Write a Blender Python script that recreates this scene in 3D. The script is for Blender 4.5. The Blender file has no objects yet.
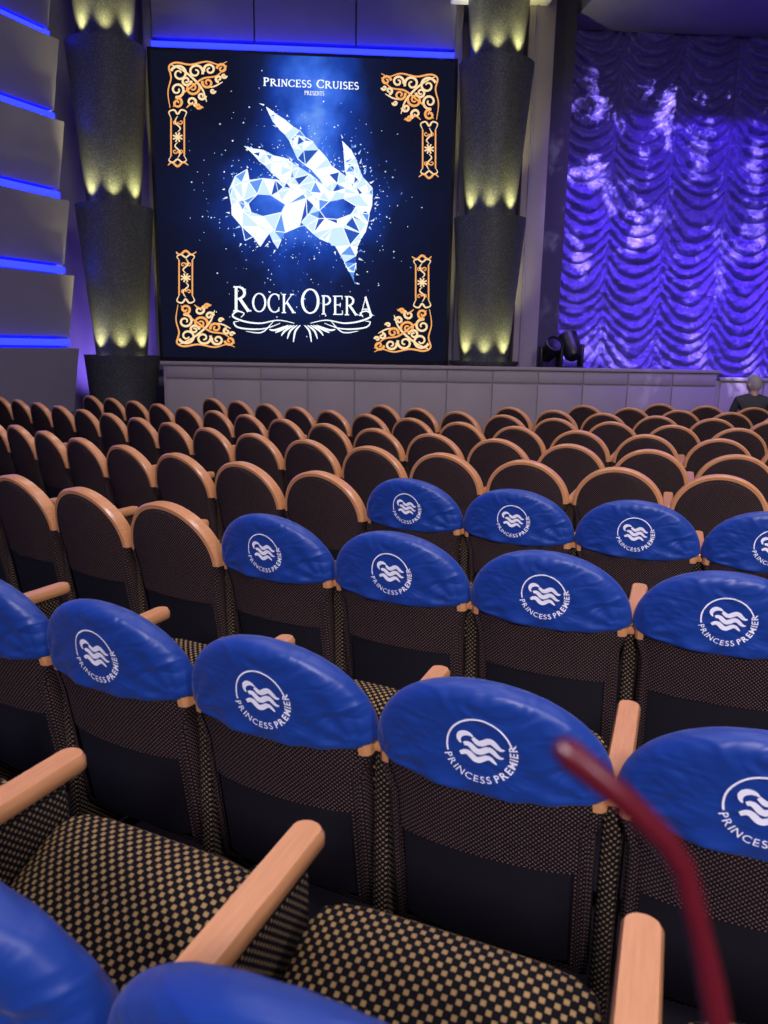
import bpy, bmesh, math, random
from mathutils import Vector, Matrix, noise, geometry
random.seed(7)
sc = bpy.context.scene
sc.view_settings.view_transform = 'Standard'
R = math.radians
def link(o, parent=None):
    sc.collection.objects.link(o)
    if parent is not None: o.parent = parent
    return o
# ------------------------------------------------------------ materials
def mat(name, col=(.5,.5,.5), rough=.5, metal=0., emit=None, estr=0., spec=.5, sheen=0.):
    m = bpy.data.materials.new(name); m.use_nodes = True
    b = m.node_tree.nodes['Principled BSDF']
    b.inputs['Base Color'].default_value = (*col,1)
    b.inputs['Roughness'].default_value = rough
    b.inputs['Metallic'].default_value = metal
    b.inputs['Specular IOR Level'].default_value = spec
    b.inputs['Sheen Weight'].default_value = sheen
    if emit:
        b.inputs['Emission Color'].default_value = (*emit,1)
        b.inputs['Emission Strength'].default_value = estr
    return m
def N(m, t, **kw):
    n = m.node_tree.nodes.new(t)
    for k,v in kw.items(): setattr(n,k,v)
    return n
def L(m,a,b): m.node_tree.links.new(a,b)
def mth(m,op,a,b=None):
    n = N(m,'ShaderNodeMath',operation=op)
    for i,x in enumerate((a,b)):
        if x is None: continue
        if isinstance(x,(int,float)): n.inputs[i].default_value = x
        else: L(m,x,n.inputs[i])
    return n.outputs[0]
def bsdf(m): return m.node_tree.nodes['Principled BSDF']
def bump(m, height, strength=.3, dist=.01):
    b = N(m,'ShaderNodeBump'); b.inputs['Strength'].default_value=strength; b.inputs['Distance'].default_value=dist
    L(m,height,b.inputs['Height']); L(m,b.outputs[0],bsdf(m).inputs['Normal'])
def mixc(m,fac,a,b):
    n = N(m,'ShaderNodeMix',data_type='RGBA')
    if isinstance(fac,(int,float)): n.inputs[0].default_value=fac
    else: L(m,fac,n.inputs[0])
    for idx,x in ((6,a),(7,b)):
        if isinstance(x,tuple): n.inputs[idx].default_value=(*x,1)
        else: L(m,x,n.inputs[idx])
    return n.outputs[2]
def fabric(name, base, dot, pitch, half):
    m = mat(name, base, .9, spec=.12)
    uv = N(m,'ShaderNodeTexCoord'); sx = N(m,'ShaderNodeSeparateXYZ'); L(m,uv.outputs['UV'],sx.inputs[0])
    masks=[]
    for off in (0.,.5):
        ab=[]
        for k in (0,1):
            p = mth(m,'MULTIPLY',sx.outputs[k],1./pitch); p = mth(m,'ADD',p,100.+off)
            p = mth(m,'FRACT',p); p = mth(m,'SUBTRACT',p,.5); ab.append(mth(m,'ABSOLUTE',p))
        mx = mth(m,'MAXIMUM',ab[0],ab[1]); masks.append(mth(m,'LESS_THAN',mx,half))
    k = mth(m,'MAXIMUM',masks[0],masks[1])
    nz = N(m,'ShaderNodeTexNoise'); nz.inputs['Scale'].default_value=900; L(m,uv.outputs['UV'],nz.inputs[0])
    c = mixc(m,k,base,dot)
    c = mixc(m,mth(m,'MULTIPLY',nz.outputs[0],.35),c,(0.,0.,0.))
    L(m,c,bsdf(m).inputs['Base Color']); bump(m,nz.outputs[0],.4,.002)
    return m
def woodmat(name, c1, c2, rough=.30):
    m = mat(name,c1,rough)
    tc = N(m,'ShaderNodeTexCoord'); mp = N(m,'ShaderNodeMapping'); mp.inputs['Scale'].default_value=(60,6,60)
    nz = N(m,'ShaderNodeTexNoise'); nz.inputs['Scale'].default_value=2.; nz.inputs['Detail'].default_value=4
    L(m,tc.outputs['Object'],mp.inputs[0]); L(m,mp.outputs[0],nz.inputs[0])
    L(m,mixc(m,nz.outputs[0],c1,c2),bsdf(m).inputs['Base Color'])
    return m
M_wood = woodmat('honey_wood',(.52,.225,.085),(.70,.345,.145))
M_fab = fabric('dotted_fabric',(.010,.0055,.009),(.19,.125,.10),.0125,.155)
M_cush = fabric('gold_check_fabric',(.007,.006,.008),(.42,.28,.11),.021,.185)
M_armf = fabric('arm_side_fabric',(.007,.006,.009),(.26,.18,.09),.016,.165)
M_dark = mat('dark_panel',(.008,.007,.011),.65,spec=.3)
M_cover = mat('royal_blue_satin',(.007,.044,.26),.42,sheen=.08)
tc=N(M_cover,'ShaderNodeTexCoord'); mp=N(M_cover,'ShaderNodeMapping'); mp.inputs['Scale'].default_value=(1,1,2.0)
nz=N(M_cover,'ShaderNodeTexNoise'); nz.inputs['Scale'].default_value=6; nz.inputs['Distortion'].default_value=2.0; nz.inputs['Detail'].default_value=1.2
L(M_cover,tc.outputs['Object'],mp.inputs[0]); L(M_cover,mp.outputs[0],nz.inputs[0]); bump(M_cover,nz.outputs[0],.3,.035)
M_white = mat('white_print',(.95,.96,1.),.6)
# ------------------------------------------------------------ mesh builder
class MB:
    def __init__(s): s.v=[];s.f=[];s.m=[];s.uv=[];s.mats=[]
    def mi(s,m):
        if m not in s.mats: s.mats.append(m)
        return s.mats.index(m)
    def add(s,vs,fs,m,xf=None):
        vs=[Vector(v) for v in vs]; o=len(s.v); i=s.mi(m)
        for f in fs:
            n=geometry.normal([vs[k] for k in f]) if len(f)>2 else Vector((0,0,1))
            ax=max(range(3),key=lambda k:abs(n[k])); a,b=[(1,2),(0,2),(0,1)][ax]
            s.uv.append([(vs[k][a],vs[k][b]) for k in f]); s.f.append([k+o for k in f]); s.m.append(i)
        s.v += [xf(v) if callable(xf) else (xf@v if xf is not None else v) for v in vs]
    def box(s,c,size,m,bev=0.,seg=2,xf=None):
        bm=bmesh.new(); bmesh.ops.create_cube(bm,size=1)
        for v in bm.verts: v.co=Vector((v.co.x*size[0]+c[0],v.co.y*size[1]+c[1],v.co.z*size[2]+c[2]))
        if bev>0: bmesh.ops.bevel(bm,geom=bm.edges[:],offset=bev,segments=seg,profile=.5,affect='EDGES')
        bm.verts.index_update()
        s.add([v.co.copy() for v in bm.verts],[[v.index for v in f.verts] for f in bm.faces],m,xf); bm.free()
    def lathe(s,prof,m,seg=48,c=(0,0,0),xf=None,a0=0,a1=2*math.pi):
        vs=[];fs=[];full=abs(a1-a0-2*math.pi)<1e-4; n=seg if full else seg+1
        for r,z in prof:
            for k in range(n):
                a=a0+(a1-a0)*k/seg; vs.append((c[0]+r*math.cos(a),c[1]+r*math.sin(a),c[2]+z))
        for j in range(len(prof)-1):
            for k in range(seg):
                k2=(k+1)%n; fs.append([j*n+k,j*n+k2,(j+1)*n+k2,(j+1)*n+k])
        s.add(vs,fs,m,xf)
    def tube(s,pts,rad,m,seg=10,xf=None):
        pts=[Vector(p) for p in pts]; vs=[];fs=[]
        if isinstance(rad,(int,float)): rad=[rad]*len(pts)
        up=Vector((0,0,1))
        for i,p in enumerate(pts):
            d=(pts[min(i+1,len(pts)-1)]-pts[max(i-1,0)]).normalized()
            a=d.cross(up if abs(d.dot(up))<.95 else Vector((1,0,0))).normalized(); b=d.cross(a)
            for k in range(seg):
                t=2*math.pi*k/seg; vs.append(p+rad[i]*(a*math.cos(t)+b*math.sin(t)))
        for i in range(len(pts)-1):
            for k in range(seg):
                k2=(k+1)%seg; fs.append([i*seg+k,i*seg+k2,(i+1)*seg+k2,(i+1)*seg+k])
        fs.append(list(range(seg))[::-1]); fs.append([(len(pts)-1)*seg+k for k in range(seg)])
        s.add(vs,fs,m,xf)
    def mesh(s,name,smooth=40):
        me=bpy.data.meshes.new(name); me.from_pydata([tuple(v) for v in s.v],[],s.f)
        for m in s.mats: me.materials.append(m)
        me.polygons.foreach_set('material_index',s.m)
        ul=me.uv_layers.new(name='UVMap'); i=0
        for u in s.uv:
            for c in u: ul.data[i].uv=c; i+=1
        if smooth:
            me.polygons.foreach_set('use_smooth',[True]*len(s.f)); me.set_sharp_from_angle(angle=R(smooth))
        bm=bmesh.new(); bm.from_mesh(me); bmesh.ops.recalc_face_normals(bm,faces=bm.faces[:]); bm.to_mesh(me); bm.free()
        return me
    def obj(s,name,parent=None,smooth=40):
        return link(bpy.data.objects.new(name,s.mesh(name,smooth)),parent)
# ------------------------------------------------------------ theater seat
def lean(v):   # curved, reclined back shell
    return Vector((v[0], v[1]+.5*v[0]**2-(v[2]-.5)*.17, v[2]))
ARC_Z=.69; HW=.268; AH=.26; TH=.030; ZD=.51
def side_w(z):
    if z>=ARC_Z: return HW
    if z>.62: return HW-.022*(ARC_Z-z)/(ARC_Z-.62)
    return HW-.022
def outline(off, n=28, zlow=.2):
    pts=[]; zz=[zlow+off,.35,.5,.60,.62,.64,.665]
    for z in zz: pts.append((-(side_w(z)-off),z))
    for i in range(n+1):
        a=math.pi*(1-i/n); pts.append(((HW-off)*math.cos(a), ARC_Z+(AH-off)*math.sin(a)))
    for z in zz[::-1]: pts.append((side_w(z)-off,z))
    return pts
def seat_mesh(flat=False):
    b=MB()
    prof=[(.027,TH+.001),(.010,TH+.003),(.0,TH-.007),(0,-TH+.007),(.010,-TH-.003),(.027,-TH-.001)]
    rings=[[(x,y,z) for x,z in outline(o)] for o,y in prof]
    n=len(rings[0]); vs=[p for r in rings for p in r]
    fw=[];ff=[]
    for j in range(len(rings)-1):
        for k in range(n):
            q=[j*n+k,j*n+(k+1)%n,(j+1)*n+(k+1)%n,(j+1)*n+k]
            (fw if 7<=k<n-8 else ff).append(q)
    b.add(vs,fw,M_wood,lean); b.add(vs,ff,M_fab,lean)
    for sgn in (1,-1):
        rr=outline(.026); rr2=outline(.038)
        half=n//2; M=10
        rws=[(abs(x),z) for x,z in rr2[:half+1]]
        def hw(z):
            for a,c in zip(rws[:-1],rws[1:]):
                if a[1]<=z<=c[1]+1e-9:
                    t=(z-a[1])/max(1e-9,c[1]-a[1]); return a[0]+(c[0]-a[0])*t
            return 0.001
        for z0,z1,mt in ((.0,ZD,M_dark if sgn<0 else M_fab),(ZD,2.,M_fab)):
            zs=sorted(set([r[1] for r in rws]+[ZD])); vs=[];fs=[]
            zs=[z for z in zs if z0-1e-6<=z<=z1+1e-6]
            for z in zs:
                for k in range(M+1):
                    s=2*k/M-1; edge=1-abs(s)**6
                    ins=.0 if mt is not M_dark else .006
                    vs.append((hw(z)*s, sgn*(TH+.001+.006*edge-ins), z))
            for i in range(len(zs)-1):
                for k in range(M): fs.append([i*(M+1)+k,i*(M+1)+k+1,(i+1)*(M+1)+k+1,(i+1)*(M+1)+k])
            b.add(vs,fs,mt,lean)
        vs=[(x,sgn*(TH-.004),z) for x,z in rr]+[(x,sgn*(TH+.001),z) for x,z in rr2]
        b.add(vs,[[k,k+1,n+k+1,n+k] for k in range(n-1)],M_fab,lean)
    # seat cushion, tipped part way up
    ang=R(4 if flat else 27)
    X=Matrix.Translation((0,.075,.385))@Matrix.Rotation(ang,4,'X')
    bm=bmesh.new(); bmesh.ops.create_cube(bm,size=1)
    bmesh.ops.subdivide_edges(bm,edges=bm.edges[:],cuts=9,use_grid_fill=True)
    for v in bm.verts:
        x,y,z=v.co*2
        px=x*.232; py=.21+y*.21; pz=.062*z+.06
        if z>0: pz+= .030*(1-x**4)*(1-abs(y)**3)
        m1=sum(1 for q in (abs(x),abs(y),abs(z)) if q>.99)
        if m1>=2: px*=.975; py=.21+(py-.21)*.93; pz=.06+(pz-.06)*.78
        v.co=Vector((px,py,pz))
    for _ in range(4): bmesh.ops.smooth_vert(bm,verts=bm.verts[:],factor=.5,use_axis_x=True,use_axis_y=True,use_axis_z=True)
    bm.verts.index_update()
    b.add([v.co.copy() for v in bm.verts],[[v.index for v in f.verts] for f in bm.faces],M_cush,X); bm.free()
    b.box((0,.21,-.005),(.40,.34,.05),M_dark,.015,2,X)
    arm(b,-.28)
    return b.mesh('theater_seat_mesh')
AZ=.05
def arm(b,x):
    b.box((x,.22,.345+AZ/2),(.046,.41,.60+AZ),M_armf,.018,3)
    b.box((x,.2,.025),(.07,.34,.05),M_dark,.008,2)
    w=.030; y0,y1=-.0,.475
    pts=[(-w,y0)]+[(w*math.cos(a),y1-.022+.022*math.sin(a)) for a in [math.pi*(1-i/10) for i in range(11)]]+[(w,y0)]
    vs=[];fs=[];n=len(pts)
    for dz,k in ((0,.86),(.006,1.),(.026,1.),(.036,.84)):
        for px,py in pts: vs.append((x+px*k, .22+(py-.22)*(1-(1-k)*.12), .645+AZ+dz+.02*(py-.2)))
    for j in range(3):
        for k in range(n): fs.append([j*n+k,j*n+(k+1)%n,(j+1)*n+(k+1)%n,(j+1)*n+k])
    fs.append(list(range(n))[::-1]); fs.append([3*n+k for k in range(n)])
    b.add(vs,fs,M_wood)
SEAT=seat_mesh(); SEAT_FLAT=seat_mesh(True)
ab=MB(); arm(ab,.28); ARM=ab.mesh('end_armrest_mesh')
# ------------------------------------------------------------ fabric covers
CZ=.735; CA=.280
def cov_r(x,z):
    dz=z-CZ
    if dz>=0: bb,n=.230,2.05
    else: bb,n=.050,2.3
    return (abs(x/CA)**n+abs(dz/bb)**n)**(1/n)
def cov_half(x,z,sgn=-1):
    r=min(1,cov_r(x,z))
    t=.0425*math.sqrt(max(0,1-r**14))+.002*(1-r*r)
    wr=noise.noise(Vector((x*6,z*9+4*x,sgn*3.)))*.004*(1-r**4)
    wr+=noise.noise(Vector((x*16+z*12,z*7-x*6,sgn*7.)))*.0025*(1-r**6)
    ph=math.atan2(z-CZ,x)
    wr+=.0020*math.sin(ph*30+3*math.sin(ph*5))*max(0,r-.6)*(1-r**10)*2.
    lo=max(0,min(1,(CZ+.05-z)/.09))
    wr+=lo*.006*math.sin(x*52+5*noise.noise(Vector((x*6,z*5,1))))*(1-r**8)
    for cx in (-.25,.25):
        dx=x-cx; dz=z-.72; d=math.hypot(dx,dz); an=math.atan2(dz,-dx if cx>0 else dx)
        wr+=.0045*math.exp(-(d/.14)**2)*math.sin(an*11+cx*9)*(1-r**8)
    return sgn*(t+wr+lo*.005*(1-r**8))
def cov_edge(ph):
    c,s=math.cos(ph),math.sin(ph); lo,hi=0,1.
    for _ in range(26):
        mid=(lo+hi)/2
        if cov_r(c*mid,CZ+s*mid)<1: lo=mid
        else: hi=mid
    return lo
def cover_mesh():
    b=MB(); NP=160; NR=28
    E=[cov_edge(2*math.pi*k/NP) for k in range(NP)]
    vs=[];fs=[]
    rad=[math.sin(math.pi/2*(j/NR))**.8 for j in range(1,NR+1)]
    for sgn in (-1,1):
        o=len(vs); vs.append((0,cov_half(0,CZ,sgn),CZ))
        for r in rad:
            for k in range(NP):
                ph=2*math.pi*k/NP; x=E[k]*r*math.cos(ph); z=CZ+E[k]*r*math.sin(ph)
                y=cov_half(x,z,sgn) if r<.9999 else 0
                vs.append((x,y,z))
        for k in range(NP): fs.append([o,o+1+k,o+1+(k+1)%NP])
        for j in range(NR-1):
            for k in range(NP):
                k2=(k+1)%NP; fs.append([o+1+j*NP+k,o+1+j*NP+k2,o+1+(j+1)*NP+k2,o+1+(j+1)*NP+k])
    b.add(vs,fs,M_cover,lean)
    me=b.mesh('seat_cover_mesh',80)
    bm=bmesh.new(); bm.from_mesh(me); bmesh.ops.remove_doubles(bm,verts=bm.verts[:],dist=1e-5); bm.to_mesh(me); bm.free()
    return me
COVER=cover_mesh()
def glyph2d(ch,size,off=0.0):
    cu=bpy.data.curves.new('g','FONT'); cu.body=ch; cu.size=size; cu.offset=off; cu.resolution_u=3
    o=bpy.data.objects.new('g',cu); sc.collection.objects.link(o)
    dg=bpy.context.evaluated_depsgraph_get(); me=bpy.data.meshes.new_from_object(o.evaluated_get(dg))
    vs=[(v.co.x,v.co.y) for v in me.vertices]; fs=[list(p.vertices) for p in me.polygons]
    bpy.data.objects.remove(o); bpy.data.meshes.remove(me)
    return vs,fs
def strip2d(pts,w):
    if not isinstance(w,(list,tuple)): w=[w]*len(pts)
    vs=[];n=len(pts)
    for i,(x,y) in enumerate(pts):
        a=pts[max(0,i-1)];c=pts[min(n-1,i+1)]; dx,dy=c[0]-a[0],c[1]-a[1]; l=math.hypot(dx,dy) or 1
        nx,ny=-dy/l*w[i]/2,dx/l*w[i]/2; vs+= [(x+nx,y+ny),(x-nx,y-ny)]
    return vs,[[2*i,2*i+1,2*i+3,2*i+2] for i in range(n-1)]
def logo_mesh():
    b=MB(); LZ=.815; LX=.0
    def put(vs,fs,tilt=R(-6)):
        out=[]
        for x,y in vs:
            X=x*math.cos(tilt)-y*math.sin(tilt)+LX; Z=x*math.sin(tilt)+y*math.cos(tilt)+LZ
            out.append((X,cov_half(X,Z,-1)-.0032,Z))
        b.add(out,fs,M_white,lean)
    r=.075
    a0,a1=R(24),R(200)
    put(*strip2d([(r*math.cos(a0+(a1-a0)*i/60),r*math.sin(a0+(a1-a0)*i/60)) for i in range(61)],.0044))
    txt="PRINCESS PREMIER"; gl=[]
    for ch in txt:
        if ch==' ': gl.append((None,.005,0)); continue
        vs,fs=glyph2d(ch,.0255,.0006 if len(gl)>8 else .0002); w0=min(v[0] for v in vs); w=max(v[0] for v in vs)-w0; gl.append(((vs,fs),w+.0042,w0))
    total=sum(g[1] for g in gl); rt=.0765
    sp=R(186)*rt; k=sp/total; a=R(203)
    for g,w,w0 in gl:
        if g:
            vs,fs=g; out=[]
            for x,y in vs:
                rr=rt+.009-y; ang=a+((x-w0+.0021)*k)/rt
                out.append((rr*math.cos(ang),rr*math.sin(ang)))
            put(out,fs)
        a+=w*k/rt
    for j,y0 in enumerate((.023,.001,-.021)):
        pts=[];w=[]
        for i in range(41):
            t=i/40; x=(-.018,-.036,-.042)[j]+t*(.073,.091,.084)[j]; y=y0+.0065*math.sin((x+.04)/.08*2*math.pi*1.6)
            pts.append((x,y)); w.append(.0145*math.sin(math.pi*min(1,.12+t*.88))**.5+.0005)
        put(*strip2d(pts,w))
    put(*strip2d([(-.031+.018*math.cos(a),.017+.016*math.sin(a)) for a in [R(40+i*12) for i in range(17)]],[.003+.011*math.sin(math.pi*i/16) for i in range(17)]))
    return b.mesh('printed_logo_mesh',0)
LOGO=logo_mesh()
# ------------------------------------------------------------ place seats on concentric arcs
C=Vector((5.8,14.6)); D=.56; TH0=44.
def wall_x(Y): return -4.6-.42*(11.5-Y)/.906
rows=[ # radius, phase angle (seat boundary, deg), floor z
 (15.13,23.75,.085),(14.11,28.82,-.05),(13.13,34.43,0),(12.05,37.23,0),(10.95,30.95,0),(9.95,34.4,0),(8.92,40,0),(7.88,33,0),(6.85,41,0),(5.8,37,0),(4.76,9.73,0),(3.75,15,0)]
aisle={5:-.385,6:-.23,7:-.03,8:.12,9:.24,10:.33,11:.43}   # side aisle in front of the stage
def cov(k,th):
    if k in (0,1): return True
    if k==2: return th<34.43-2*math.degrees(D/13.13)+.1
    if k==3: return th<37.23-3*math.degrees(D/12.05)+.1
    return False
plan=[]
for k,(rad,ph,fz) in enumerate(rows):
    step=math.degrees(D/rad); lst=[]
    for i in range(-60,60):
        th=ph+(i+.5)*step
        if th<-25 or th>95: continue
        t0=min(th,TH0)
        x=C.x-rad*math.sin(R(t0)); y=C.y-rad*math.cos(R(t0))
        if th>TH0:
            d=rad*R(th-TH0); x-=math.cos(R(TH0))*d; y+=math.sin(R(TH0))*d
        if y>10.6 or x<wall_x(y)+.42 or x>.62*y+.75: continue
        if k in aisle and x/y<aisle[k]: continue
        if k==0 and not (15<th<33): continue
        if k>0 and y<1.0: continue
        if x<-.6*y-.9: continue
        lst.append((th,t0,x,y))
    lst.sort()
    for idx,q in enumerate(lst): plan.append((k,idx,fz)+q)
best=min(plan,key=lambda q:(q[5]-4.72)**2+(q[6]-9.95)**2)
for q in plan:
    k,idx,fz,th,t0,x,y=q
    o=bpy.data.objects.new('theater_seat',SEAT_FLAT if q is best else SEAT); link(o)
    o.location=(x,y,fz); o.rotation_euler=(0,0,-R(t0))
    if idx==0: link(bpy.data.objects.new('end_armrest',ARM),o)
    if cov(k,th):
        c=link(bpy.data.objects.new('seat_cover',COVER),o)
        link(bpy.data.objects.new('printed_logo',LOGO),c)
# ------------------------------------------------------------ seated person (far right)
def person(x,y,th):
    root=bpy.data.objects.new('seated_person',None); link(root); root.location=(x,y,0); root.rotation_euler=(0,0,-R(th))
    M_jk=mat('dark_jacket',(.03,.03,.036),.8); M_tr=mat('dark_trousers',(.015,.015,.03),.85); M_sk=mat('skin',(.55,.32,.23),.5); M_hr=mat('grey_hair',(.26,.24,.23),.7); M_sh=mat('black_shoes',(.01,.01,.01),.4); M_eye=mat('eye',(.7,.7,.7),.3); M_ir=mat('iris',(.03,.02,.01),.3)
    def skin(name,verts,edges,m,root_i=0,sub=2):
        me=bpy.data.meshes.new(name); me.from_pydata([v[:3] for v in verts],edges,[]); me.materials.append(m)
        o=link(bpy.data.objects.new(name,me),root)
        sk=o.modifiers.new('Skin','SKIN'); ss=o.modifiers.new('Sub','SUBSURF'); ss.levels=ss.render_levels=sub
        for i,v in enumerate(verts):
            d=me.skin_vertices[0].data[i]; r=v[3]; d.radius=(r if not isinstance(r,tuple) else r[0], r if not isinstance(r,tuple) else r[1]); d.use_root=(i==root_i)
        return o
    skin('torso',[(0,.16,.64,(.16,.11)),(0,.14,.76,(.15,.11)),(0,.12,.92,(.17,.115)),(0,.11,1.04,(.13,.09)),(0,.12,1.12,(.055,.055)),
      (.17,.12,1.02,.065),(.22,.15,.86,.050),(.22,.20,.74,.043),(.17,.38,.73,.036),(-.17,.12,1.02,.065),(-.22,.15,.86,.050),(-.22,.20,.74,.043),(-.17,.38,.73,.036)],
      [(0,1),(1,2),(2,3),(3,4),(3,5),(5,6),(6,7),(7,8),(3,9),(9,10),(10,11),(11,12)],M_jk)
    skin('legs',[(0,.17,.62,(.15,.09)),(.10,.24,.61,.080),(.11,.58,.60,.062),(.11,.60,.32,.052),(.11,.61,.11,.038),(-.10,.24,.61,.080),(-.11,.58,.60,.062),(-.11,.60,.32,.052),(-.11,.61,.11,.038)],
      [(0,1),(1,2),(2,3),(3,4),(0,5),(5,6),(6,7),(7,8)],M_tr)
    for s in (1,-1):
        skin('shoe_%d'%(1 if s>0 else 2),[(s*.11,.60,.045,.042),(s*.11,.68,.04,.038),(s*.11,.77,.03,.028)],[(0,1),(1,2)],M_sh)
        skin('hand_%d'%(1 if s>0 else 2),[(s*.165,.41,.72,.026),(s*.15,.45,.705,.030),(s*.135,.49,.70,.030)],[(0,1),(1,2)],M_sk,0,2)
        for f,(dx,ln) in enumerate(((-.026,.062),(-.009,.072),(.009,.068),(.026,.052))):
            bx=s*.135+dx; skin('finger_%d'%(f+1 if s>0 else f+5),[(bx,.50,.702,.009),(bx,.50+ln*.5,.700,.0085),(bx,.50+ln*.8,.684,.008),(bx,.50+ln*.9,.668,.007)],[(0,1),(1,2),(2,3)],M_sk,0,1)
        skin('thumb_%d'%(1 if s>0 else 2),[(s*.130,.45,.705,.010),(s*.098,.475,.700,.010),(s*.085,.505,.690,.008)],[(0,1),(1,2)],M_sk,0,1)
    b=MB(); H=Matrix.Translation((0,.14,1.225))@Matrix.Rotation(R(38),4,'Z')@Matrix.Rotation(R(-6),4,'X')
    bm=bmesh.new(); bmesh.ops.create_uvsphere(bm,u_segments=32,v_segments=24,radius=1)
    for v in bm.verts:
        X,Y_,Z=v.co; w=.076*(1-.22*max(0,-Z)**1.3)
        nx=X*w; ny=Y_*.098*(1-.10*max(0,-Z)); nz_=Z*.118
        if Y_>0:
            ny+= .024*math.exp(-(X/.16)**2-((Z+.12)/.16)**2)
            ny-= .010*(math.exp(-((X-.38)/.18)**2-((Z-.08)/.12)**2)+math.exp(-((X+.38)/.18)**2-((Z-.08)/.12)**2))
            ny+= .006*math.exp(-(X/.5)**2-((Z-.24)/.10)**2)+.007*math.exp(-(X/.3)**2-((Z+.46)/.07)**2)+.010*math.exp(-(X/.3)**2-((Z+.80)/.15)**2)
        v.co=(nx,ny,nz_)
    bm.verts.index_update(); b.add([v.co.copy() for v in bm.verts],[[v.index for v in f.verts] for f in bm.faces],M_sk,H); bm.free()
    for s in (1,-1):
        b.lathe([(0,-.010),(.008,-.008),(.0115,0),(.008,.008),(0,.010)],M_eye,12,(s*.029,.084,.010),H)
        b.lathe([(0,-.004),(.004,0),(0,.004)],M_ir,10,(s*.029,.095,.010),H)
        b.lathe([(0,-.03),(.014,-.022),(.018,0),(.016,.018),(0,.028)],M_sk,12,(s*.076,-.005,-.005),H)
    b.tube([(-.022,.093,-.054),(0,.101,-.056),(.022,.093,-.054)],.004,mat('lips',(.4,.16,.14),.5),8,H)
    b.tube([(0,-.005,-.17),(0,-.01,-.08)],.052,M_sk,16,H)
    bm=bmesh.new(); bmesh.ops.create_uvsphere(bm,u_segments=32,v_segments=24,radius=1)
    bmesh.ops.delete(bm,geom=[v for v in bm.verts if (v.co.y>.25 and v.co.z<.52) or v.co.z<-.55],context='VERTS')
    for v in bm.verts:
        k=1+.05*noise.noise(v.co*4); v.co=(v.co.x*.084*k,v.co.y*.106*k-.004,v.co.z*.126*k+.002)
    bm.verts.index_update(); b.add([v.co.copy() for v in bm.verts],[[v.index for v in f.verts] for f in bm.faces],M_hr,H); bm.free()
    b.obj('head',root,60)
person(best[5],best[6],best[4])
# ------------------------------------------------------------ room shell
M_carpet=mat('carpet',(.02,.018,.03),.95)
tc=N(M_carpet,'ShaderNodeTexCoord'); vz=N(M_carpet,'ShaderNodeTexVoronoi'); vz.inputs['Scale'].default_value=7
L(M_carpet,tc.outputs['Object'],vz.inputs[0])
L(M_carpet,mixc(M_carpet,mth(M_carpet,'LESS_THAN',vz.outputs['Distance'],.16),(.012,.010,.018),(.08,.035,.02)),bsdf(M_carpet).inputs['Base Color'])
def plaster(name,col,rough=.7):
    m=mat(name,col,rough); tc=N(m,'ShaderNodeTexCoord'); nz=N(m,'ShaderNodeTexNoise'); nz.inputs['Scale'].default_value=3; nz.inputs['Detail'].default_value=5
    L(m,tc.outputs['Object'],nz.inputs[0]); L(m,mixc(m,nz.outputs[0],tuple(c*.88 for c in col),tuple(min(1,c*1.1) for c in col)),bsdf(m).inputs['Base Color'])
    return m
M_wall=plaster('lavender_wall',(.34,.31,.42)); M_panel=plaster('grey_panel',(.26,.24,.32)); M_ceil=plaster('ceiling_paint',(.35,.35,.40)); M_beige=plaster('beige_panel',(.30,.26,.26)); M_charc=plaster('charcoal',(.04,.035,.05))
b=MB(); b.box((2,5,-.10),(30,26,.1),M_carpet); b.obj('floor')
b=MB(); vs=[];fs=[]
for i in range(41):
    th=R(-30+i*3)
    for r_,z in ((14.40,-.05),(14.40,.085),(19.6,.085),(19.6,-.05)): vs.append((C.x-r_*math.sin(th),C.y-r_*math.cos(th),z))
for i in range(40):
    for j in range(3): fs.append([i*4+j,i*4+j+1,(i+1)*4+j+1,(i+1)*4+j])
for i in range(41):
    th=R(-30+i*3)
    for r_,z in ((0.01,.0),(13.55,.0),(13.55,-.05)): vs.append((C.x-r_*math.sin(th),C.y-r_*math.cos(th),z))
for i in range(40):
    for j in range(2): q=164+i*3+j; fs.append([q,q+1,q+4,q+3])
b.add(vs,fs,M_carpet); b.obj('floor_tier',None,30)
b=MB(); b.box((2,5,8.3),(30,26,.1),M_ceil); b.obj('ceiling')
YA=R(3.4); WALL=Matrix.Translation((0,12.5,0))@Matrix.Rotation(YA,4,'Z')
def wobj(name):
    o=bpy.data.objects.new(name,None); link(o); o.matrix_world=WALL; return o
def wb(b,s0,s1,y0,y1,z0,z1,m,bev=0): b.box(((s0+s1)/2,(y0+y1)/2,(z0+z1)/2),(abs(s1-s0),abs(y1-y0),z1-z0),m,bev)
def wmesh(b,name,smooth=40):
    o=b.obj(name,None,smooth); o.matrix_world=WALL; return o
b=MB(); wb(b,-8,2.9,.75,.95,0,8.2,M_wall); wmesh(b,'wall_front')
b=MB(); wb(b,2.7,14.5,1.6,1.8,0,8.2,M_charc); wmesh(b,'wall_stage')
b=MB(); b.box((2,-7.9,4.15),(30,.2,8.2),M_wall); b.obj('wall_back')
b=MB(); b.box((14.6,4,4.15),(.2,24,8.2),M_wall); b.obj('wall_right')
ldir=Vector((.42,.906,0)).normalized(); lang=math.atan2(ldir.y,ldir.x)
LW=Matrix.Translation((-4.6,11.5,0))@Matrix.Rotation(lang,4,'Z')
M_led=mat('blue_led',(.01,.02,.3),.5,emit=(.006,.010,1.0),estr=9)
b=MB(); b.box((-8,.3,4.1),(16.2,.2,8.2),M_wall)
o=b.obj('wall_left'); o.matrix_world=LW
b=MB()
zs=[.45,1.54,2.55,3.56,4.58,5.60,6.62,7.6]
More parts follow.
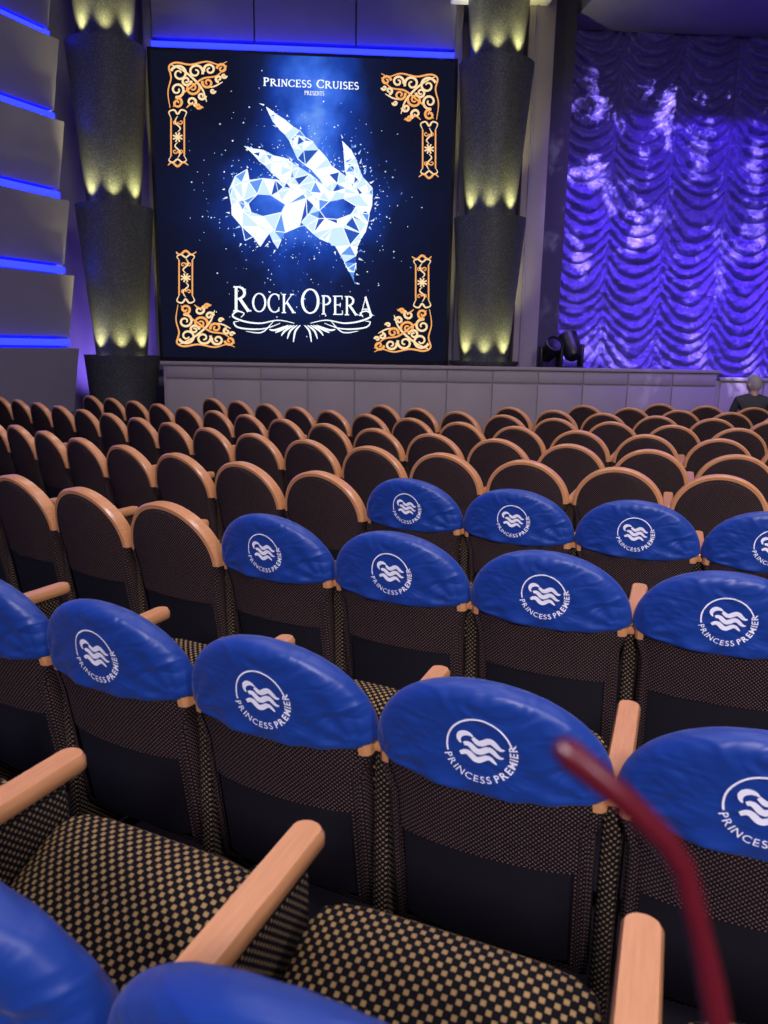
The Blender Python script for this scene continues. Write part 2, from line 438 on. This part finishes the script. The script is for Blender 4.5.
for z0,z1 in zip(zs[:-1],zs[1:]):
    zz0=z0+.15; zz1=z1-.015
    vs=[(0,.05,zz0),(0,-.13,zz1),(0,.2,zz1),(0,.2,zz0),(-16,.05,zz0),(-16,-.13,zz1),(-16,.2,zz1),(-16,.2,zz0)]
    b.add(vs,[[0,1,2,3],[4,5,6,7],[0,1,5,4],[1,2,6,5],[2,3,7,6],[3,0,4,7]],M_panel)
b.box((-8,.1,.28),(16,.2,.56),M_panel,.01)
o=b.obj('trim_wall_panels',None,20); o.matrix_world=LW
b=MB()
for z in zs[1:]: b.box((-8,.055,z+.065),(15.98,.06,.09),M_led,.01)
o=b.obj('led_cove_strips'); o.matrix_world=LW
# ------------------------------------------------------------ columns
M_glit=mat('glitter_grey',(.1,.1,.1),.45,metal=.3)
tc=N(M_glit,'ShaderNodeTexCoord'); vz=N(M_glit,'ShaderNodeTexVoronoi'); vz.inputs['Scale'].default_value=85
L(M_glit,tc.outputs['Object'],vz.inputs[0]); sp=N(M_glit,'ShaderNodeSeparateColor'); L(M_glit,vz.outputs['Color'],sp.inputs[0])
L(M_glit,mixc(M_glit,mth(M_glit,'POWER',sp.outputs[0],3.),(.050,.052,.056),(.12,.125,.125)),bsdf(M_glit).inputs['Base Color'])
L(M_glit,mth(M_glit,'ADD',mth(M_glit,'MULTIPLY',sp.outputs[1],.4),.35),bsdf(M_glit).inputs['Roughness']); bump(M_glit,sp.outputs[2],.18,.006)
M_lens=mat('lamp_lens',(.9,.9,.6),.3,emit=(.9,.88,.35),estr=7)
def spot(name,loc,target,power,col,size=R(60),blend=.6,rad=.05,parent=None):
    l=bpy.data.lights.new(name,'SPOT'); l.energy=power; l.color=col; l.spot_size=size; l.spot_blend=blend; l.shadow_soft_size=rad
    o=link(bpy.data.objects.new(name,l)); o.location=loc
    o.rotation_euler=(Vector(target)-Vector(loc)).to_track_quat('-Z','Y').to_euler()
    if parent:
        o.parent=parent; o.matrix_parent_inverse=parent.matrix_world.inverted()
    return o
def column(x,y,base):
    root=bpy.data.objects.new('tapered_column',None); link(root); root.location=(x,y,0)
    bpy.context.view_layer.update()
    b=MB(); rims=[1.43,3.54,5.66,7.78]; lo=base
    for z in rims:
        rb=.365 if z>1.5 else .43
        b.lathe([(rb-.06,lo+.0),(rb,lo),(rb+(.545-rb)*.5,(lo+z)/2),(.545,z-.02),(.55,z),(.525,z),(.51,z-.06),(.36,z-.07),(.30,z-.07)],M_glit,64)
        lo=z-.08
    b.obj('shaft',root)
    lb=MB(); tow=math.atan2(-y,-x)
    for z in rims[:3]:
        for da,pw in ((-50,95),(0,45),(50,95)):
            a=tow+R(da)
            if abs(da)>30:
                px,py=.445*math.cos(a),.445*math.sin(a)
                lb.lathe([(.0,.03),(.03,.03),(.035,0),(.035,-.04)],M_lens,12,(px,py,z-.06))
            px,py=.50*math.cos(a),.50*math.sin(a)
            spot('uplight',(x+px,y+py,z+.03),(x+px*.52,y+py*.52,z+1.1),pw,(.88,.82,.30),R(80),1.,.03,root)
    lb.obj('uplight_lens',root)
column(-4.02,11.93,-.05); column(1.53,12.38,1.2)
b=MB(); wb(b,2.02,2.42,.0,.75,0,8.2,M_beige,.02); wb(b,2.12,2.16,-.03,.02,1.2,8.2,M_panel,.005); wmesh(b,'trim_pilaster')
b=MB(); wb(b,2.42,2.80,.25,1.6,0,8.2,M_charc); wmesh(b,'wall_return')
b=MB(); wb(b,-3.66,1.08,.25,.75,1.2,8.2,M_panel,.01); wmesh(b,'wall_screen_bay')
b=MB()
for i in range(3): wb(b,-3.5+i*1.49,-3.5+i*1.49+1.47,.12,.25,5.98,7.6,M_panel,.01)
wmesh(b,'trim_header_panels')
b=MB(); wb(b,-3.5,.93,.02,.12,5.83,5.90,M_led,.01); wmesh(b,'led_header_strip')
b=MB(); wb(b,.85,2.3,-.7,.1,6.56,6.66,mat('soffit_white',(.7,.7,.75),.6),.02); wmesh(b,'trim_soffit')
# stage
b=MB(); wb(b,-3.25,13.5,-.72,1.6,-.05,1.2,M_charc); wmesh(b,'floor_stage')
b=MB(); F=-.30
wb(b,-3.32,5.0,-.56+F,-.44+F,-.05,1.31,M_beige); wb(b,-3.36,5.04,-.60+F,-.40+F,1.31,1.36,M_beige,.008)
for i in range(12):
    wb(b,-3.28+i*.69,-3.28+i*.69+.672,-.585+F,-.55+F,.1,1.10,M_beige,.006); wb(b,-3.28+i*.69,-3.28+i*.69+.672,-.585+F,-.55+F,1.125,1.29,M_beige,.006)
wb(b,5.0,13.5,-.56+F,-.44+F,-.05,1.20,M_beige); wb(b,5.04,13.5,-.60+F,-.40+F,1.2,1.25,M_beige,.008)
for i in range(12): wb(b,5.06+i*.69,5.06+i*.69+.672,-.585+F,-.55+F,.1,1.17,M_beige,.006)
wmesh(b,'trim_stage_front',30)
# curtain
M_cur=mat('purple_lit_satin',(.17,.13,.50),.34,metal=.25,sheen=.2)  # silver cloth with the purple stage light tinted into its base colour
tc=N(M_cur,'ShaderNodeTexCoord'); nz=N(M_cur,'ShaderNodeTexNoise'); nz.inputs['Scale'].default_value=18; nz.inputs['Detail'].default_value=7
L(M_cur,tc.outputs['Object'],nz.inputs[0]); bump(M_cur,nz.outputs[0],1.,.04)
b=MB(); vs=[];fs=[]; NX,NZ=480,480; S0,S1,Z0,Z1=2.82,11.5,1.2,7.4; W=.98
for j in range(NZ+1):
    z=Z0+(Z1-Z0)*j/NZ
    for i in range(NX+1):
        s=S0+(S1-S0)*i/NX
        c=(s-S0)/W; a=2*(c-math.floor(c))-1; ci=math.floor(c)
        sag=.38*(1-a*a)+.09*noise.noise(Vector((s*1.5,z*1.0,ci*1.7)))
        p=(z+sag+.13*noise.noise(Vector((s*.9,z*1.6,3))))/.215
        f=p-math.floor(p)
        prof=math.sin(math.pi*min(1,f*1.0)**.65)
        y=-.12*prof*(.40+.60*(1-a**4))*(.75+.5*noise.noise(Vector((s*2,z*2,9)))) -.05*(1-abs(a)**.7)
        y+= .035*math.exp(-((1-abs(a))/.06)**2)+.04*noise.noise(Vector((s*5,z*9,1)))
        vs.append((s,1.05+y,z))
for j in range(NZ):
    for i in range(NX): q=j*(NX+1)+i; fs.append([q,q+1,q+NX+2,q+NX+1])
b.add(vs,fs,M_cur); wmesh(b,'stage_curtain',0).data.polygons.foreach_set('use_smooth',[True]*len(fs))
b=MB(); pts=[(2.82,.95),(2.9,-.1),(3.4,-.9),(4.4,-1.5),(13.5,-1.9),(13.5,.95)]
n=len(pts); b.add([(x,y,6.62) for x,y in pts]+[(x,y,8.2) for x,y in pts],[list(range(n)),[n+i for i in range(n)]]+[[i,(i+1)%n,n+(i+1)%n,n+i] for i in range(n)],M_ceil)
wmesh(b,'trim_proscenium_soffit',20)
# ------------------------------------------------------------ LED screen with poster
scr=wobj('led_poster_screen')
def emis(name,col,st=1.):
    m=bpy.data.materials.new(name); m.use_nodes=True; nt=m.node_tree; nt.nodes.clear()
    e=nt.nodes.new('ShaderNodeEmission'); o=nt.nodes.new('ShaderNodeOutputMaterial'); nt.links.new(e.outputs[0],o.inputs[0])
    e.inputs[0].default_value=(*col,1); e.inputs[1].default_value=st; return m
S_L,S_R,S_T,S_B=-3.511,.937,5.765,1.405
def P(px,py):
    l=150+(py-50)*13/307; r=455-(py-62)*10/300; u=(px-l)/(r-l); t=50+12*u; bo=357+5*u; v=(py-t)/(bo-t); v-=.07*v*(1-v)
    return (S_L+(S_R-S_L)*u, S_T-(S_T-S_B)*v)
M_bg=emis('screen_picture',(0,0,0))
tc=N(M_bg,'ShaderNodeTexCoord'); sx=N(M_bg,'ShaderNodeSeparateXYZ'); L(M_bg,tc.outputs['Object'],sx.inputs[0])
def blob(cx,cz,rx,rz,pw):
    dx=mth(M_bg,'DIVIDE',mth(M_bg,'SUBTRACT',sx.outputs[0],cx),rx); dz=mth(M_bg,'DIVIDE',mth(M_bg,'SUBTRACT',sx.outputs[2],cz),rz)
    d=mth(M_bg,'ADD',mth(M_bg,'MULTIPLY',dx,dx),mth(M_bg,'MULTIPLY',dz,dz))
    return mth(M_bg,'MULTIPLY',mth(M_bg,'POWER',2.718,mth(M_bg,'MULTIPLY',d,-1.)),pw)
c1=P(312,95);c2=P(300,205);c3=P(300,300)
g=mth(M_bg,'ADD',mth(M_bg,'ADD',blob(c1[0],c1[1],.62,1.0,.70),blob(c2[0],c2[1],1.15,.78,.62)),blob(c3[0],c3[1],1.0,.6,.14))
nz=N(M_bg,'ShaderNodeTexNoise'); nz.inputs['Scale'].default_value=2.2; nz.inputs['Detail'].default_value=5; L(M_bg,tc.outputs['Object'],nz.inputs[0])
g=mth(M_bg,'MULTIPLY',g,mth(M_bg,'ADD',mth(M_bg,'MULTIPLY',nz.outputs[0],1.6),.2))
cr=N(M_bg,'ShaderNodeValToRGB'); L(M_bg,g,cr.inputs[0])
cr.color_ramp.elements[0].color=(.006,.007,.020,1); cr.color_ramp.elements[1].color=(.25,.50,1,1)
e=cr.color_ramp.elements.new(.12); e.color=(.008,.014,.065,1); e=cr.color_ramp.elements.new(.34); e.color=(.012,.05,.36,1); e=cr.color_ramp.elements.new(.64); e.color=(.05,.17,.85,1)
em=[n for n in M_bg.node_tree.nodes if n.type=='EMISSION'][0]; L(M_bg,cr.outputs[0],em.inputs[0]); em.inputs[1].default_value=1.
b=MB(); wb(b,S_L-.05,S_R+.05,.0,.12,S_B-.05,S_T+.05,M_dark,.01); b.obj('screen_frame',scr)
b=MB(); b.add([(S_L,-.006,S_B),(S_R,-.006,S_B),(S_R,-.006,S_T),(S_L,-.006,S_T)],[[0,1,2,3]],M_bg); b.obj('screen_panel',scr,0)
E_w=emis('art_white',(.90,.96,1),1.2);E_p=emis('art_pale',(.60,.80,1),1.1);E_b=emis('art_blue',(.14,.34,.92),1.);E_d=emis('art_deep',(.03,.10,.5),1.);E_g=emis('art_gold',(1.,.44,.13),1.0);E_g2=emis('art_gold_light',(1.,.72,.40),1.05)
art=MB()
def putP(vs,fs,m,y=-.012,px=True):
    out=[]
    for x,yy in vs:
        s,z=P(x,yy) if px else (x,yy); out.append((s,y,z))
    art.add(out,fs,m)
def inpoly(x,y,poly):
    c=False;n=len(poly)
    for i in range(n):
        x1,y1=poly[i];x2,y2=poly[i-1]
        if (y1>y)!=(y2>y) and x<(x2-x1)*(y-y1)/(y2-y1)+x1: c=not c
    return c
rnd=random.Random(3)
def jag(poly,amp=1.1):
    out=[]
    for i,(x,y) in enumerate(poly):
        x2,y2=poly[(i+1)%len(poly)]; L_=math.hypot(x2-x,y2-y); n=max(1,int(L_/8))
        out.append((x,y))
        for k in range(1,n):
            t=k/n; out.append((x+(x2-x)*t+rnd.uniform(-amp,amp),y+(y2-y)*t+rnd.uniform(-amp,amp)))
    return out
outers=[
 [(265,107),(284,120),(312,142),(330,166),(352,182),(353,195),(330,198),(318,178),(296,158),(288,140),(272,122)],
 [(243,146),(262,150),(290,162),(316,180),(330,192),(320,204),(296,192),(270,172)],
 [(228,190),(234,176),(246,169),(248,180),(262,178),(285,182),(304,190),(320,202),(316,222),(298,226),(284,232),(276,248),(268,233),(259,246),(252,236),(244,240),(241,226),(231,214)],
 [(312,205),(322,192),(345,188),(360,176),(371,188),(371,205),(364,232),(356,246),(352,280),(343,262),(334,246),(318,238),(300,222)],
 [(341,141),(350,150),(357,166),(365,184),(352,190),(344,172)]]
outers=[jag(p) for p in outers]
holes=[[(247,203),(256,194),(270,195),(284,204),(280,212),(262,216),(250,212)],[(318,210),(328,201),(342,198),(355,206),(350,214),(336,219),(324,218)]]
for oi,poly in enumerate(outers):
    xs=[p[0] for p in poly];ys=[p[1] for p in poly]
    vts=[Vector(p) for p in poly]; ed=[(i,(i+1)%len(poly)) for i in range(len(poly))]
    hs=holes if oi in (2,3) else []
    for h in hs:
        if inpoly(h[0][0],h[0][1],poly) or inpoly(h[3][0],h[3][1],poly):
            o=len(vts); vts+=[Vector(p) for p in h]; ed+=[(o+i,o+(i+1)%len(h)) for i in range(len(h))]
    cnt=0
    for _ in range(500):
        x=rnd.uniform(min(xs),max(xs));y=rnd.uniform(min(ys),max(ys))
        if inpoly(x,y,poly) and not any(inpoly(x,y,h) for h in holes): vts.append(Vector((x,y))); cnt+=1
        if cnt>22: break
    res=geometry.delaunay_2d_cdt(vts,ed,[],0,1e-4)
    V2,F2=res[0],res[2]
    for f in F2:
        cx=sum(V2[k].x for k in f)/3; cy=sum(V2[k].y for k in f)/3
        if not inpoly(cx,cy,poly) or any(inpoly(cx,cy,h) for h in holes): continue
        m=rnd.choice([E_w,E_w,E_w,E_w,E_p,E_p,E_p,E_b,E_w,E_b,E_d])
        putP([(V2[k].x,V2[k].y) for k in f],[[0,1,2]],m,-.012-.002*oi)
        for k in range(3):
            if rnd.random()<.6:
                a=V2[f[k]];c=V2[f[(k+1)%3]]; v,ff=strip2d([(a.x,a.y),(c.x,c.y)],.8); putP(v,ff,rnd.choice([E_w,E_p,E_w]),-.013-.002*oi)
    for _ in range(26):
        i=rnd.randrange(len(poly)); x,y=poly[i]; a=math.atan2(y-205,x-300)+rnd.uniform(-.9,.9); d=rnd.uniform(1,5); l=rnd.uniform(2,6)
        x+=math.cos(a)*d; y+=math.sin(a)*d
        if any(inpoly(x,y,h) for h in holes): continue
        putP([(x,y),(x+math.cos(a)*l,y+math.sin(a)*l),(x+math.cos(a+1.2)*1.8,y+math.sin(a+1.2)*1.8)],[[0,1,2]],rnd.choice([E_w,E_p,E_b]),-.011)
for _ in range(520):
    a=rnd.uniform(0,2*math.pi); d=abs(rnd.gauss(0,1)); x=300+math.cos(a)*(45+42*d); y=200+math.sin(a)*(30+45*d)
    if not(172<x<436 and 70<y<350): continue
    s=rnd.choice([.35,.45,.5,.7,.9]); putP([(x-s,y),(x,y-s),(x+s,y),(x,y+s)],[[0,1,2,3]],rnd.choice([E_w,E_p,E_p,E_b]),-.010)
def seg(o,x0,y0,x1,y1,w): o.append(strip2d([(x0,y0),(x1,y1)],w))
def arc(o,cx,cy,rx,ry,a0,a1,tk,tn):
    n=22;pts=[];w=[]
    for i in range(n+1):
        a=R(a0+(a1-a0)*i/n); pts.append((cx+rx*math.cos(a),cy+ry*math.sin(a))); w.append(tn+(tk-tn)*abs(math.cos(a))**1.3)
    o.append(strip2d(pts,w))
T,t_=.125,.045
def glyph(ch):
    o=[]; wd=.85
    def stem(x,a=True): seg(o,x,0,x,1,T); seg(o,x-.14,.02,x+.14,.02,t_); seg(o,x-.14,.98,x+.14,.98,t_)
    if ch in 'RP':
        stem(.16); arc(o,.24,.745,.34,.235,90,-90,T,t_); seg(o,.16,.98,.26,.98,t_); seg(o,.16,.51,.26,.51,t_); wd=.68
        if ch=='R': seg(o,.33,.52,.78,.0,T); seg(o,.68,.02,.92,.02,t_); wd=.88
    elif ch=='O': arc(o,.46,.5,.40,.48,0,360,T,t_); wd=.93
    elif ch=='C': arc(o,.46,.5,.40,.48,48,312,T,t_); seg(o,.74,.68,.74,.95,t_); seg(o,.74,.06,.74,.28,t_); wd=.83
    elif ch=='K': stem(.16); seg(o,.22,.45,.68,.97,t_); seg(o,.34,.58,.80,.02,T); seg(o,.56,.98,.82,.98,t_); seg(o,.68,.02,.94,.02,t_); wd=.93
    elif ch=='E': stem(.16); seg(o,.16,.98,.62,.98,t_); seg(o,.16,.52,.5,.52,t_); seg(o,.16,.02,.64,.02,t_); seg(o,.62,.8,.62,1,t_); seg(o,.64,0,.64,.22,t_); seg(o,.5,.42,.5,.62,t_); wd=.70
    elif ch=='A': seg(o,.12,0,.45,1,t_); seg(o,.42,1,.80,0,T); seg(o,.24,.34,.66,.34,t_); seg(o,0,.02,.24,.02,t_); seg(o,.68,.02,.92,.02,t_); wd=.93
    elif ch=='I': stem(.16); wd=.34
    elif ch=='N': seg(o,.14,0,.14,1,t_); seg(o,.14,1,.72,0,T); seg(o,.72,0,.72,1,t_); seg(o,.02,.02,.26,.02,t_); seg(o,.6,.98,.84,.98,t_); wd=.86
    elif ch=='U': seg(o,.16,.35,.16,1,T); arc(o,.43,.35,.27,.33,180,360,T*.8,t_); seg(o,.70,.35,.70,1,t_); seg(o,.03,.98,.3,.98,t_); seg(o,.58,.98,.82,.98,t_); wd=.84
    elif ch=='S': arc(o,.3,.74,.21,.24,35,270,T*.8,t_*1.4); arc(o,.3,.26,.23,.24,90,-150,T*.8,t_*1.4); wd=.58
    elif ch=='T': seg(o,.35,0,.35,1,T); seg(o,.04,.98,.66,.98,t_); seg(o,.2,.02,.5,.02,t_); wd=.7
    else: wd=.45
    return o,wd
def word(spec,x0,x1,yb,yb1,m,bold=1.):
    tot=sum(glyph(c)[1]*h for c,h in spec)+.08*sum(h for c,h in spec); k=(x1-x0)/tot; x=0
    for c,h in spec:
        g,wd=glyph(c); fr=x/tot; base=yb+(yb1-yb)*fr
        for v,f in g: putP([(x0+(x+a*h)*k, base-bb*h) for a,bb in v],f,m,-.024)
        x+=(wd+.08)*h
T,t_=.135,.055
word([('R',25),('O',19),('C',19),('K',19),(' ',10),('O',25),('P',19),('E',19),('R',19),('A',19)],232,373,311,316,E_w)
T,t_=.17,.10
word([('P',8.)]+[(c,7.) for c in 'RINCESS']+[(' ',8)]+[('C',8.)]+[(c,7.) for c in 'RUISES'],262,358,86,90,E_w)
word([(c,4) for c in 'PRESENTS'],303,323,95,96,E_w)
def curvep(pts,w,m,n=24):
    P0=[Vector(p) for p in pts]; out=[]
    for i in range(len(P0)-1):
        a=P0[max(i-1,0)];b_=P0[i];c=P0[i+1];d=P0[min(i+2,len(P0)-1)]
        for k in range(8):
            t=k/8; out.append(.5*((2*b_)+(c-a)*t+(2*a-5*b_+4*c-d)*t*t+(3*b_-a-3*c+d)*t**3))
    out.append(P0[-1]); nn=len(out)
    v,f=strip2d([(p.x,p.y) for p in out],[w*(.35+.65*math.sin(math.pi*i/(nn-1))) for i in range(nn)]); putP(v,f,m,-.022)
for sg in (1,-1):
    cx=301
    X=lambda d:cx+sg*d
    curvep([(X(8),323),(X(24),320),(X(42),323),(X(58),321),(X(69),316),(X(65),311),(X(58),313),(X(61),317)],1.7,E_w)
    curvep([(X(22),323),(X(36),328),(X(50),329),(X(64),327),(X(68),322),(X(63),321)],1.5,E_w)
    curvep([(X(28),320),(X(40),332),(X(56),331)],1.2,E_w)
    for k in range(5):
        curvep([(X(2+k*3),325),(X(7+k*5),331-k*.3),(X(9+k*6),342-k*3.2)],1.9,E_w)
# gold filigree corners
def ornament(ox,oy,sx_,sy_):
    def cv(pts,ww=1.5,m=E_g):
        curvep([(ox+sx_*x,oy+sy_*y) for x,y in pts],ww,m)
    def sp(cx,cy,r,a0,turn,ww=1.6,m=E_g):
        n=26; pts=[]
        for i in range(n+1):
            t=i/n; a=R(a0+turn*t); rr=r*(1-.8*t); pts.append((ox+sx_*(cx+rr*math.cos(a)),oy+sy_*(cy+rr*math.sin(a))))
        v,f=strip2d(pts,[ww*(1.2-.5*i/n) for i in range(n+1)]); putP(v,f,m,-.022)
    def ln(x0,y0,x1,y1,ww=1.5,m=E_g):
        v,f=strip2d([(ox+sx_*x0,oy+sy_*y0),(ox+sx_*x1,oy+sy_*y1)],ww); putP(v,f,m,-.021)
    for x in (3,16): ln(x,56,x,94,1.5)
    cv([(0,103),(4,100),(9.5,104),(15,100),(20,103)],2.2); cv([(3,94),(1,98),(5,100),(9.5,97),(14,100),(18,98),(16,94)],1.6,E_g2)
    cv([(3,56),(1,50),(6,48),(9.5,52),(13,48),(18,50),(16,56)],1.8,E_g2)
    for i in range(8):
        a=R(i*45+22); ln(9.5,75,9.5+5*math.cos(a),75+5*math.sin(a),1.5,E_g2)
    cv([(9.5,54),(7,60),(12,66),(9.5,70)],1.5,E_g2); cv([(9.5,96),(12,90),(7,84),(9.5,80)],1.5,E_g2)
    for y in (60,89): sp(7,y,2.6,0,360,1.1); sp(12.5,y,2.6,180,-360,1.1)
    cv([(2,46),(0,30),(3,16),(1,5),(8,1),(22,3),(38,0),(50,3),(58,0)],1.9)
    for cx,cy,r,a,t in ((11,12,8.5,200,500),(27,10,7.5,20,-480),(41,8,6,160,480),(9,28,7.5,100,-500),(9,41,5.5,250,480),(24,26,7.5,-30,520),(23,40,5,60,-420),(39,21,5.5,200,-460),(53,7,5,180,460),(33,34,4,0,420),(50,17,3.5,90,400),(18,19,5,0,500),(30,44,3,0,400),(55,14,2.5,0,360),(44,29,2.5,0,360)):
        sp(cx,cy,r,a,t,2.2,E_g2 if (cx+cy)%2 else E_g)
    cv([(3,3),(15,9),(26,18),(34,28),(38,40)],2.2,E_g2); cv([(5,45),(12,34),(22,26),(34,17),(48,14),(58,4)],1.9); cv([(18,46),(24,42),(35,46)],1.8); cv([(40,26),(47,24),(54,20)],1.6,E_g2)
ornament(168,62,1,1); ornament(438,74,-1,1); ornament(176,347,1,-.93); ornament(431,352,-1,-.93)
art.obj('poster_artwork',scr,0)
# ------------------------------------------------------------ stage light fixtures
M_blk=mat('black_metal',(.012,.012,.014),.4)
def mover(x,y,z,a):
    b=MB()
    b.box((0,0,.06),(.26,.26,.12),M_blk,.02,3)
    for s in (-1,1): b.box((s*.13,0,.24),(.035,.10,.26),M_blk,.012,2)
    X=Matrix.Translation((0,0,.33))@Matrix.Rotation(a,4,'X')
    b.lathe([(0,-.15),(.07,-.145),(.10,-.11),(.11,0),(.105,.10),(.115,.15),(.10,.155),(.09,.13),(0,.12)],M_blk,28,xf=X)
    o=b.obj('moving_head_light'); o.location=(x,y,z); o.rotation_euler=(0,0,.3); return o
mover(2.56,12.38,1.2,R(55)).scale=(1.25,1.25,1.25); mover(2.90,12.42,1.2,R(-40)).scale=(1.4,1.4,1.4)
# ------------------------------------------------------------ eyeglasses near the lens
M_red=mat('dark_red_acetate',(.10,.006,.012),.3)
b=MB()
arm1=[(.0600,.2382,1.4900),(.0640,.2375,1.4868),(.0831,.2342,1.4718),(.0965,.2315,1.4595),(.1030,.2300,1.4500),(.1065,.2280,1.4400),(.1091,.2258,1.4290),(.1130,.2220,1.4130),(.1157,.2194,1.4000),(.119,.216,1.380)]
b.tube(arm1,[.0030,.0052,.0046,.0043,.0042,.004,.004,.0045,.0045,.0045],M_red,12)
cx,cy,cz=.119,.216,1.35
for s in (0,.066):
    ring=[(cx-.026*math.cos(t)-s+.026,cy-.01*s-.004,cz-.01+.021*math.sin(t)+.014) for t in [2*math.pi*i/32 for i in range(33)]]
    b.tube(ring,.0026,M_red,10)
b.tube([(cx-.0,cy-.003,cz+.014),(cx-.007,cy-.006,cz+.018),(cx-.014,cy-.004,cz+.012)],.002,M_red,8)
b.obj('eyeglasses')
# ------------------------------------------------------------ lights
def area(name,loc,size,power,col,target=None,spread=125):
    l=bpy.data.lights.new(name,'AREA'); l.energy=power; l.color=col; l.size=size; l.spread=R(spread); o=link(bpy.data.objects.new(name,l)); o.location=loc
    if target: o.rotation_euler=(Vector(target)-Vector(loc)).to_track_quat('-Z','Y').to_euler()
for i,(x,y) in enumerate(((-3,1),(1.5,1),(6,1),(-3,5.5),(1.5,5.5),(6,5.5),(-2,9.5),(3,9))):
    area('house_light',(x,y,8.1),1.6,(52,55,55,55,55,55,42,34)[i],(.97,.85,.95))
area('balcony_light',(-1,-6.5,6.2),1.5,130,(.95,.86,1.),(1.2,3,.4),75)
area('balcony_light',(5,-6.0,6.2),1.5,105,(.95,.86,1.),(3.2,4,.4),75)
for x,y in ((4.5,10.2),(7.5,10.2),(6,8.5)):
    spot('purple_wash',(x,y,8.0),(x+.8,13.5,3.4),1800,(.17,.05,1.),R(80),.8,.12)
g=spot('gobo_light',(4.6,8.0,7.6),(5.9,13.6,3.9),16000,(.66,.56,1.),R(66),.5,.01)
l=g.data; l.use_nodes=True; nt=l.node_tree
em=[n for n in nt.nodes if n.type=='EMISSION'][0]
tc=nt.nodes.new('ShaderNodeTexCoord'); nz=nt.nodes.new('ShaderNodeTexNoise'); nz.inputs['Scale'].default_value=13; nz.inputs['Detail'].default_value=6; nz.inputs['Roughness'].default_value=.65
cr=nt.nodes.new('ShaderNodeValToRGB'); cr.color_ramp.elements[0].position=.53; cr.color_ramp.elements[1].position=.76
cr.color_ramp.elements[0].color=(0,0,0,1)
nt.links.new(tc.outputs['Normal'],nz.inputs[0]); nt.links.new(nz.outputs[0],cr.inputs[0]); nt.links.new(cr.outputs[0],em.inputs[0])
spot('violet_wall_wash',(-4.75,12.3,.3),(-4.7,12.9,4),220,(.30,.18,1.),R(100),.9,.1)
w=bpy.data.worlds.new('World'); sc.world=w; w.use_nodes=True; w.node_tree.nodes['Background'].inputs[0].default_value=(.1,.1,.2,1); w.node_tree.nodes['Background'].inputs[1].default_value=.2
# ------------------------------------------------------------ camera
cam=bpy.data.cameras.new('camera'); co=link(bpy.data.objects.new('camera',cam)); sc.camera=co
cam.sensor_fit='VERTICAL'; cam.sensor_height=36; cam.lens=36*770/1024; cam.clip_start=.02
p=R(12.1)
fwd=Vector((0,math.cos(p),-math.sin(p))); up=Vector((0,math.sin(p),math.cos(p))); rt=Vector((1,0,0))
q=Matrix((rt,up,-fwd)).transposed().to_4x4()
co.matrix_world=Matrix.Translation((0,0,1.62))@q@Matrix.Rotation(R(1.0),4,'Z')
cam.dof.use_dof=True; cam.dof.focus_distance=4.5; cam.dof.aperture_fstop=5.6
